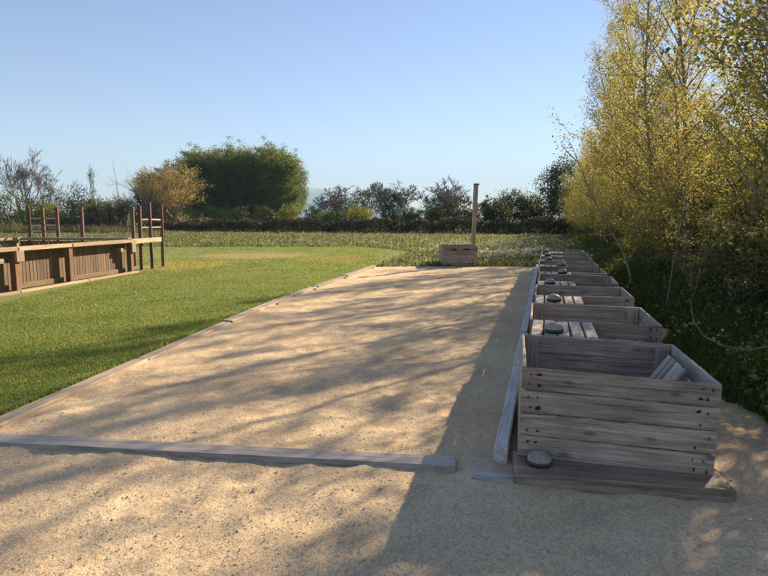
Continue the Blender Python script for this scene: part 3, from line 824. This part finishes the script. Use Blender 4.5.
# understorey shrubs
ushr = []
for k in range(4):
    rng = np.random.RandomState(70 + k)
    tr, lv = leafy_tree(rng, 2.3, 1.0, 0.1, 120, 55, 0.062, 0.17, stems=5, tr=0.06, inner=0.25)
    ushr.append([('stems', mesh_np('stems', *tr, M['bark'])), ('foliage', mesh_np('foliage', *lv, M['understorey']))])
y = 4.4; i = 0
while y < 50:
    s = rr_.uniform(0.45, 0.9)
    plant('shrub', ushr[i % 4], (tree_line(y, 1.9) + rr_.uniform(-.35, .6), y, 0), rr_.uniform(0, 6.28), (s, s, s * rr_.uniform(0.8, 1.1)),
          'dark leafy shrub at the foot of the tree row', 'shrub', 'shrubs at the foot of the tree row')
    y += rr_.uniform(0.9, 1.6) * (1 if y < 25 else 1.7); i += 1
y = 5.0
while y < 50:
    s = rr_.uniform(0.9, 1.6)
    plant('shrub', ushr[i % 4], (tree_line(y, 3.6) + rr_.uniform(-.4, .8), y, 0), rr_.uniform(0, 6.28), (s, s, s * rr_.uniform(0.9, 1.15)),
          'tall dark shrub in the thicket behind the tree row', 'shrub', 'tall shrubs of the thicket')
    y += rr_.uniform(1.3, 2.0); i += 1

# ------------------------------------------------------------------ trees across the field
def place(name, px, topy, Y, parts_fn, width, label, cat='tree', group=None, seed=0):
    x, z = at(px, topy, Y)
    rng = np.random.RandomState(seed)
    return plant(name, parts_fn(rng, z, width / 577.0 * Y / 2), (x, Y, -0.05), 0, label=label, cat=cat, group=group)

def mk_leafy(mat, leaf=0.2, nclump=90, nleaf=45, z0=0.2, stems=3, top=0.0, bark='darkbark', inner=0.4, sigk=0.16):
    def f(rng, h, rx):
        a = leafy_tree(rng, h * 0.97, rx, z0 * h, nclump, nleaf, leaf, sigk * rx, stems=stems, tr=0.02 * h, top=top, inner=inner)
        return [('trunk', mesh_np('trunk', *a[0], M[bark])), ('crown', mesh_np('crown', *a[1], M[mat]))]
    return f
def mk_bare(stems=3, spread=0.5, levels=4, fan=3, leafm=None, nleaf=0, leaf=0.12, ivy=0, twig='twig', lowleaf=0):
    def f(rng, h, rx):
        (v, fa), tips = bare_tree(rng, h, stems, spread, levels, 0.022 * h + 0.03, fan, lowleaf)
        m = v[:, 2].max(); ext = np.percentile(np.abs(v[:, :2]), 96)
        k = np.array([rx / ext, rx / ext, h / m]); v = v * k; tips = tips * k
        out = [('trunk', mesh_np('trunk', v, fa, M[twig]))]
        P = []
        if nleaf: P.append(np.repeat(tips, nleaf, 0) + rng.normal(size=(len(tips) * nleaf, 3)) * 0.18)
        if P: out.append(('crown', mesh_np('crown', *leaf_arrays(np.concatenate(P), leaf, rng), M[leafm])))
        if ivy:
            Q, _ = crown_points(rng, rx * 0.62, rx * 0.62, 0.3, h * ivy, 90, 50, rx * 0.12, 0.2)
            out.append(('ivy', mesh_np('ivy', *leaf_arrays(Q, 0.17, rng), M['evergreen'])))
        return out
    return f

# poplar grove: trees stand close, in three ranks
gv = []
for k in range(5):
    rng = np.random.RandomState(100 + k)
    a = leafy_tree(rng, 13.2, 2.5, 0.8, 330, 40, 0.22, 0.36, stems=1, tr=0.2, top=0.12, inner=0.4)
    gv.append([('trunk', mesh_np('trunk', *a[0], M['darkbark'])), ('crown', mesh_np('crown', *a[1], M['grove']))])
gi = 0
for rank, Y in enumerate((92, 96, 100, 104)):
    for px in np.arange(186 + rank * 5, 293 + rank * 1.5, 15):
        x, _ = at(px + rr_.uniform(-4, 4), 200, Y)
        frac = (px - 170) / 125
        tall = 0.90 + 0.08 * min(frac, 0.85) ** 0.8 - max(0, frac - 0.88) * 0.9 + rank * 0.02 + rr_.uniform(-.025, .015)
        plant('poplar_tree', gv[gi % 5], (x, Y + rr_.uniform(-1, 1), -0.05), rr_.uniform(0, 6.28), (0.95, 0.95, tall),
              'tall dark green tree in the dense grove beyond the field', 'tree', 'trees of the dense grove'); gi += 1
for px, tall in ((146, 0.70), (158, 0.72), (170, 0.78)):
    x, _ = at(px, 200, 94)
    plant('poplar_tree', gv[gi % 5], (x, 94, -0.05), px, (0.8, 0.8, tall), 'lower dark tree at the grove\'s edge behind the yellow willow', 'tree', 'lower trees behind the willow'); gi += 1
for i, (px, ty, w, Y) in enumerate(((205, 205, 34, 84), (232, 207, 30, 84), (290, 203, 26, 84), (262, 205, 22, 86), (180, 205, 30, 80))):
    place('bush', px, ty, Y, mk_leafy('limebush', 0.2, 60, 40, 0.05, 4), w, 'pale green bush at the foot of the grove', 'bush', 'bushes at the foot of the grove', 200 + i)
place('ivy_stump', 267, 203, 82, mk_leafy('evergreen', 0.16, 50, 40, 0.05, 1), 12, 'dark ivy-covered stump before the grove', 'stump', seed=230)
place('ivy_stump', 243, 204, 82, mk_leafy('evergreen', 0.16, 40, 36, 0.05, 1), 16, 'broad dark ivy clump before the grove', 'ivy', seed=231)

BT = [
 ('bare_tree', 24, 146, 72, mk_bare(5, 0.5, 5, 3), 62, 'wide bare tree with several stems behind the pen\'s left end', 'tree'),
 ('budding_tree', 80, 163, 66, mk_bare(1, 0.3, 4, 3, 'bush', 1, 0.10), 30, 'thin crooked tree just coming into leaf', 'tree'),
 ('bare_pole_tree', 117, 152, 66, mk_bare(1, 0.02, 2, 2), 10, 'tall thin bare sapling above the brown thicket', 'tree'),
 ('bare_pole_tree', 126, 160, 66, mk_bare(1, 0.02, 2, 2), 9, 'shorter of the two thin bare saplings above the brown thicket', 'tree'),
 ('willow', 166, 158, 64, mk_bare(12, 0.30, 3, 3, 'willow', 5, 0.11, lowleaf=3), 60, 'yellow-flowering willow thicket in front of the grove', 'tree'),
 ('willow', 150, 172, 63, mk_bare(8, 0.3, 3, 3, 'willow', 2, 0.10, lowleaf=3), 40, 'smaller brownish willow beside the yellow willow', 'tree'),
 ('ivy_tree', 347, 184, 78, mk_bare(5, 0.6, 5, 3, 'bush', 0, 0.1, ivy=0.7), 64, 'spreading bare tree with ivy on its lower limbs', 'tree'),
 ('ivy_tree', 330, 190, 76, mk_bare(4, 0.35, 3, 3, 'bush', 1, 0.1, ivy=0.4), 26, 'small half-bare tree right beside the spreading ivy tree', 'tree'),
 ('ivy_tree', 393, 179, 70, mk_bare(4, 0.42, 5, 3, ivy=0.8), 46, 'dark ivy-smothered tree with bare twigs on top', 'tree'),
 ('small_tree', 428, 197, 74, mk_leafy('bush', 0.15, 40, 40, 0.3, 2), 16, 'small bright green tree between the two ivy trees', 'tree'),
 ('ivy_tree', 449, 172, 68, mk_bare(5, 0.55, 5, 3, ivy=0.62), 68, 'large bare-crowned tree with dark ivy behind the tall post', 'tree'),
 ('dark_conifer', 487, 192, 64, mk_leafy('evergreen', 0.14, 70, 45, 0.03, 1, top=0.5), 15, 'narrow dark evergreen just right of the tall post', 'tree'),
 ('dark_tree', 509, 188, 66, mk_leafy('evergreen', 0.17, 120, 50, 0.05, 3, inner=0.25), 38, 'dark bushy tree beside the narrow evergreen', 'tree'),
 ('dark_tree', 497, 195, 62, mk_leafy('evergreen', 0.16, 90, 50, 0.04, 3, inner=0.25), 28, 'low dark tree between narrow evergreen and bushy tree', 'tree'),
 ('dark_tree', 530, 192, 66, mk_leafy('bush', 0.17, 120, 50, 0.05, 3, inner=0.25), 36, 'bushy tree next to the tall round dark tree', 'tree'),
 ('round_tree', 566, 153, 60, mk_leafy('evergreen', 0.18, 150, 60, 0.25, 3, inner=0.3), 44, 'tall round dark tree at the end of the young tree row', 'tree'),
 ('dark_tree', 548, 196, 57, mk_leafy('evergreen', 0.16, 90, 50, 0.03, 4), 34, 'broad low dark tree under the tall round tree', 'tree'),
 ('dark_tree', 578, 185, 56, mk_leafy('evergreen', 0.16, 90, 50, 0.03, 4), 44, 'dark thicket tree where the young row meets the hedge', 'tree'),
]
for i, (nm, px, ty, Y, fn, w, lab, cat) in enumerate(BT): place(nm, px, ty, Y, fn, w, lab, cat, seed=300 + i)
shr = [(-18, 188, 44, 62, 'bush'), (6, 190, 40, 63, 'bush'), (34, 196, 34, 61, 'bush'), (58, 188, 40, 64, 'evergreen'), (76, 187, 38, 66, 'evergreen'), (97, 196, 34, 63, 'bush'), (48, 203, 30, 60, 'limebush'), (88, 204, 26, 60, 'bush'), (115, 198, 30, 66, 'bush'), (-50, 190, 50, 62, 'bush'),
       (313, 204, 18, 80, 'bush'), (360, 205, 30, 72, 'limebush'), (330, 208, 30, 72, 'bush'), (412, 207, 20, 68, 'bush'), (470, 208, 26, 64, 'evergreen'), (436, 208, 26, 64, 'bush')]
for i, (px, ty, w, Y, mt) in enumerate(shr):
    kind = {'bush': 'mid green', 'evergreen': 'very dark green', 'limebush': 'pale yellowish green'}[mt]
    where = 'behind the pen' if px < 130 else 'behind the dark hedge'
    place('bush', px, ty, Y, mk_leafy(mt, 0.17, 70, 42, 0.03, 5), w, '%s bush %s' % (kind, where), 'bush', 'bushes %s' % where, 400 + i)
brn = [(108, 200, 34, 62), (128, 197, 36, 63), (146, 204, 34, 61), (120, 190, 24, 66), (92, 208, 30, 59), (62, 212, 34, 58)]
for i, (px, ty, w, Y) in enumerate(brn):
    place('bare_bush', px, ty, Y, mk_bare(7, 0.5, 3, 3, 'dry', 1, 0.09, twig='drytwig'), w, 'leafless brown bush between pen and willow', 'bush', 'leafless brown bushes', 450 + i)

# long dark hedge along the far side of the field
rng = np.random.RandomState(8)
ha, hb = un(150, 231.5), un(620, 235.5)
n = 90000
t = rng.uniform(0, 1, n); w = rng.normal(size=n) * 0.55
top = 1.28 + 0.26 * np.sin(t * 60) * np.sin(t * 23 + 1) + 0.15 * np.sin(t * 190) * np.sin(t * 71) + 0.08 * np.sin(t * 410)
top *= np.clip(0.75 + 0.3 * np.minimum(t, 1) * 3, 0.75, 1)
z = top * np.sqrt(np.clip(1 - (w / 1.6) ** 2, 0.05, 1)) * rng.uniform(0, 1, n) ** 0.55
P = np.stack([ha.x + (hb.x - ha.x) * t, ha.y + (hb.y - ha.y) * t + w, z], -1)
hv, hf = leaf_arrays(P, 0.12, rng, aspect=0.4)
e = empty('hedge', tuple((ha + hb) / 2)); tag(e, 'long low dark bramble hedge along the far side of the field', 'hedge')
mobj('foliage', mesh_np('hedge_foliage', hv - np.array((ha + hb) / 2), hf, M['bramble']), e)
sg = []
for k in range(1500):
    tt = rng.uniform(); p = np.array([ha.x + (hb.x - ha.x) * tt, ha.y + (hb.y - ha.y) * tt + rng.normal() * .4, -0.06]) - np.array((ha + hb) / 2)
    lp, lr = limb(p, (rng.normal() * .4, rng.normal() * .4, 1), rng.uniform(.8, 1.75), 0.014, 0.006, rng, 3, 0.2, -0.05); sg += segs_of(lp, lr)
mobj('stems', mesh_np('hedge_stems', *tube_arrays(sg, 3), M['darkbark']), e)

# ------------------------------------------------------------------ grass and weeds
def blades(P, hgt, wid, rng, bend=0.45):
    """two-piece grass blades standing at P"""
    n = len(P); a = rng.uniform(0, 2 * math.pi, n)
    side = np.stack([np.cos(a), np.sin(a), np.zeros(n)], -1)
    b = a + math.pi / 2 + rng.normal(size=n) * 0.4
    ln = np.stack([np.cos(b), np.sin(b), np.zeros(n)], -1) * (rng.uniform(0, bend, n) * hgt)[:, None]
    h = np.stack([np.zeros(n), np.zeros(n), hgt], -1); w = side * (wid * 0.5)[:, None]
    v = np.stack([P - w, P + w, P + h * 0.58 + ln * 0.35 + w * 0.8, P + h * 0.58 + ln * 0.35 - w * 0.8, P + h + ln], 1).reshape(-1, 3)
    i = np.arange(n)[:, None] * 5
    return v, [i + np.array([[0, 1, 2, 3]]), i + np.array([[3, 2, 4]])]

rng = np.random.RandomState(21)
def lawn_pts(n, y0, y1, pw=1.0):
    y = y0 * (y1 / y0) ** rng.uniform(0, 1, n) if pw else rng.uniform(y0, y1, n)
    xr = kerb_x(y) - 0.09; xl = np.maximum(-0.72 * y - 0.9, -20)
    x = xl + (xr - xl) * rng.uniform(0, 1, n)
    return x, y
x, y = lawn_pts(210000, 3.9, 16)
keep = ~((x < -6.75) & (y > 8.2))
x, y = x[keep], y[keep]
pat = 0.75 + 0.35 * np.sin(x * 1.7 + 1.3 * np.sin(y * .9)) * np.sin(y * 1.3 + x * .4) + 0.25 * np.sin(x * 5.1 + y * 3.3)
P = np.stack([x, y, np.zeros(len(x))], -1)
hg = (0.016 + 0.013 * rng.uniform(0, 1, len(x))) * (0.75 + 0.35 * pat)
tuft = np.clip(1 - np.abs(x - (kerb_x(y) - 0.12)) / 0.10, 0, 1)
hg *= 1 + 1.6 * tuft * (rng.uniform(0, 1, len(x)) > 0.4)
bv, bf = blades(P, hg, 0.0045 + 0.0006 * y, rng, 0.7)
tag(mobj('lawn_grass', mesh_np('lawn_grass', bv, bf, M['blade'])), 'short mown green grass of the lawn', 'grass', kind='stuff')
n = 70000
y = rng.uniform(0, 1, n); y = 16 * (29.0 / 16) ** y
x = np.minimum(-0.3, 0.4) + rng.uniform(0, 1, n) * (-20); x = np.where(rng.uniform(0, 1, n) < 0.4, rng.uniform(-8, 1.2, n), x)
keep = (x < np.interp(y, [16, 17.6, 25, 31], [-0.8, -0.4, 1.2, -2])) & ~((x < -6.75) & (x > -12.5) & (y < 17.6))
worn = ((x + 5.2) / 3.6) ** 2 + ((y - 22.8) / 2.6) ** 2
keep &= rng.uniform(0, 1, n) < np.clip(worn * 0.6, 0.12, 1)
P = np.stack([x, y, np.zeros(n)], -1)[keep]; m_ = len(P)
bv, bf = blades(P, rng.uniform(0.025, 0.055, m_), np.full(m_, 0.014), rng, 0.7)
tag(mobj('lawn_grass', mesh_np('lawn_grass_far', bv, bf, M['blade'])), 'thinner mown grass of the lawn past the pen', 'grass', kind='stuff')

# weedy field with white flower heads
n = 230000
y = 17.6 * (59 / 17.6) ** (rng.uniform(0, 1, n) ** 0.85)
x = rng.uniform(-0.72, 0.36, n) * y
edge = np.interp(y, [17.5, 19.4, 25, 31], [-0.3, 0.2, 1.2, -2])
keep = np.where(y < 29, x > edge, True) & (x < row_x(y) + 3.2 + (y > 17) * 1.0)
clump = np.sin(x * 1.9 + 2 * np.sin(y * .7)) * np.sin(y * 1.6 + x * .6) + 0.6 * np.sin(x * 4.3 + y * 2.9)
keep &= rng.uniform(-1.6, 1.2, n) < clump + 0.4
x, y, cl = x[keep], y[keep], clump[keep]; m_ = len(x)
P = np.stack([x, y, np.full(m_, -0.02)], -1)
hg = rng.uniform(0.05, 0.19, m_) * (1 + 0.35 * np.clip(cl, -0.5, 1)) * np.where(rng.uniform(0, 1, m_) < .05, 1.7, 1)
bv, bf = blades(P, hg, 0.016 + 0.0008 * y, rng, 1.3)
tag(mobj('field_weeds', mesh_np('field_weeds', bv, bf, M['weed'])), 'rough green weeds covering the field', 'weeds', kind='stuff')
fl = rng.uniform(0, 1, m_) < np.clip(0.015 + 0.10 * np.sin(x * .5 + 1) * np.sin(y * .33) * np.sin(x * 1.7 + y) + 0.20 * ((x > 2.4) & (x < 7.5) & (y < 32) & (y > 20)), 0.008, 0.3)
P = P[fl] + np.stack([rng.normal(size=fl.sum()) * .05, rng.normal(size=fl.sum()) * .05, hg[fl] * 0.95], -1)
P = np.repeat(P, 3, 0) + rng.normal(size=(len(P) * 3, 3)) * 0.02
fv, ff = leaf_arrays(P, 0.05, rng, 1.5, 0.9)
tag(mobj('field_flowers', mesh_np('field_flowers', fv, ff, M['flower'])), 'small white flower heads among the field weeds', 'flowers', kind='stuff')

# brown dead stalks between field and bushes
n = 26000
x = -23 + 3.0 * rng.normal(size=n) - np.where(rng.uniform(0, 1, n) < 0.85, rng.uniform(2, 30, n), 0); y = rng.uniform(52, 60, n)
P = np.stack([x, y, np.full(n, -0.06)], -1)
bv, bf = blades(P, rng.uniform(0.2, 1.0, n) * np.clip((-x - 18) / 8, 0.3, 1), np.full(n, 0.04), rng, 0.5)
tag(mobj('dry_stalks', mesh_np('dry_stalks', bv, bf, M['dry'])), 'dead brown stalks along the far field edge', 'stalks', kind='stuff')

# rank grass at the foot of the tree row
n = 90000
y = 3.5 * (50 / 3.5) ** rng.uniform(0, 1, n); w = rng.uniform(0, 1, n) ** 1.2
x = verge_x(y) + 0.12 + 0.18 * np.sin(y * 2.7) * np.sin(y * 1.1) + w * 3.6
keep = ~((y < 4.1) & (x < 2.5 + 0.1 * np.sin(y * 20)))
x, y, w = x[keep], y[keep], w[keep]; m_ = len(x)
P = np.stack([x, y, np.full(m_, -0.03)], -1)
bv, bf = blades(P, rng.uniform(0.10, 0.42, m_) * np.clip(0.3 + w * 5, 0.3, 1.2), 0.007 + 0.0012 * y, rng, 0.9)
tag(mobj('verge_grass', mesh_np('verge_grass', bv, bf, M['tallgrass'])), 'rank dark grass at the foot of the tree row', 'grass', kind='stuff')
n = 26000
y = 3.7 * (40 / 3.7) ** rng.uniform(0, 1, n); x = verge_x(y) + 0.25 + rng.uniform(0, 1, n) * 2.6
P = np.stack([x, y, rng.uniform(0.02, 0.5, n) * np.clip((x - verge_x(y)) / 1.0, 0.15, 1)], -1)
gv_, gf_ = leaf_arrays(P, 0.07, rng, 1.2, 0.7)
tag(mobj('ground_cover', mesh_np('ground_cover', gv_, gf_, M['understorey'])), 'low leafy weeds under the young trees', 'weeds', kind='stuff')

# coarse grains on the sand
n = 26000
y = 1.25 * (6.5 / 1.25) ** rng.uniform(0, 1, n)
x = rng.uniform(-0.72, 0.72, n) * y * 1.05
keep = (x > np.where(y > 3.8, kerb_x(y) + 0.1, -9)) & (x < np.where(y > 3.2, row_x(y) - 0.15, 9))
x, y = x[keep], y[keep]; m_ = len(x)
s = 0.0025 * rng.lognormal(0, 0.45, m_)
octa = np.array([[1, 0, 0], [-1, 0, 0], [0, 1, 0], [0, -1, 0], [0, 0, 1], [0, 0, -1]], float)
V = octa[None] * s[:, None, None] * rng.uniform(0.6, 1.3, (m_, 6, 1)) + np.stack([x, y, sand_z(x, y) + s * 0.3], -1)[:, None, :]
of = np.array([[0, 2, 4], [2, 1, 4], [1, 3, 4], [3, 0, 4]])
F_ = (np.arange(m_)[:, None, None] * 6 + of[None]).reshape(-1, 3)
mg, nt, N, L, b = newmat('grain')
g_ = N.new('ShaderNodeNewGeometry')
L.new(ramp(nt, g_.outputs['Random Per Island'], [(0, (0.34, 0.27, 0.20)), (0.5, (0.55, 0.43, 0.30)), (1, (0.68, 0.58, 0.44))]), b.inputs['Base Color'])
b.inputs['Roughness'].default_value = 0.9
tag(mobj('sand_grains', mesh_np('sand_grains', V.reshape(-1, 3), F_, mg)), 'coarse grains scattered on the sand', 'grit', kind='stuff')

n = 420
y = 1.3 * (9 / 1.3) ** rng.uniform(0, 1, n); x = rng.uniform(-0.7, 0.45, n) * y
keep = (x > np.where(y > 3.7, kerb_x(y) + 0.12, -9)) & (x < np.where(y > 3.2, row_x(y) - 0.2, 9)); x, y = x[keep], y[keep]; m_ = len(x)
bmp = bmesh.new(); bmesh.ops.create_icosphere(bmp, subdivisions=1, radius=1); sv = np.array([v.co for v in bmp.verts]); sf = np.array([[v.index for v in f.verts] for f in bmp.faces]); bmp.free()
s = 0.006 * rng.lognormal(0, 0.35, m_)
V = sv[None] * rng.uniform(0.75, 1.2, (m_, len(sv), 1)) * s[:, None, None] * np.array([1.2, 1, 0.6]) + np.stack([x, y, sand_z(x, y)], -1)[:, None, :]
F_ = (np.arange(m_)[:, None, None] * len(sv) + sf[None]).reshape(-1, 3)
tag(mobj('pebbles', mesh_np('pebbles', V.reshape(-1, 3), F_, mg)), 'small pebbles lying about on the sand', 'pebbles', kind='stuff')

# ------------------------------------------------------------------ air
bm = bmesh.new(); bmesh.ops.create_cube(bm, size=1)
me = bpy.data.meshes.new('haze'); bm.to_mesh(me); bm.free()
hz = mobj('haze', me, None, (0, 0, 229)); hz.scale = (13800, 13800, 462)
tag(hz, 'pale blue haze over the far plain', 'haze', kind='stuff')
mh, nt, N, L, b = newmat('haze_air'); N.remove(b)
pv = N.new('ShaderNodeVolumePrincipled')
pv.inputs['Color'].default_value = (0.47, 0.73, 1.0, 1); pv.inputs['Density'].default_value = 2.2e-4; pv.inputs['Anisotropy'].default_value = 0.0
L.new(pv.outputs[0], N['Material Output'].inputs['Volume'])
me.materials.append(mh)
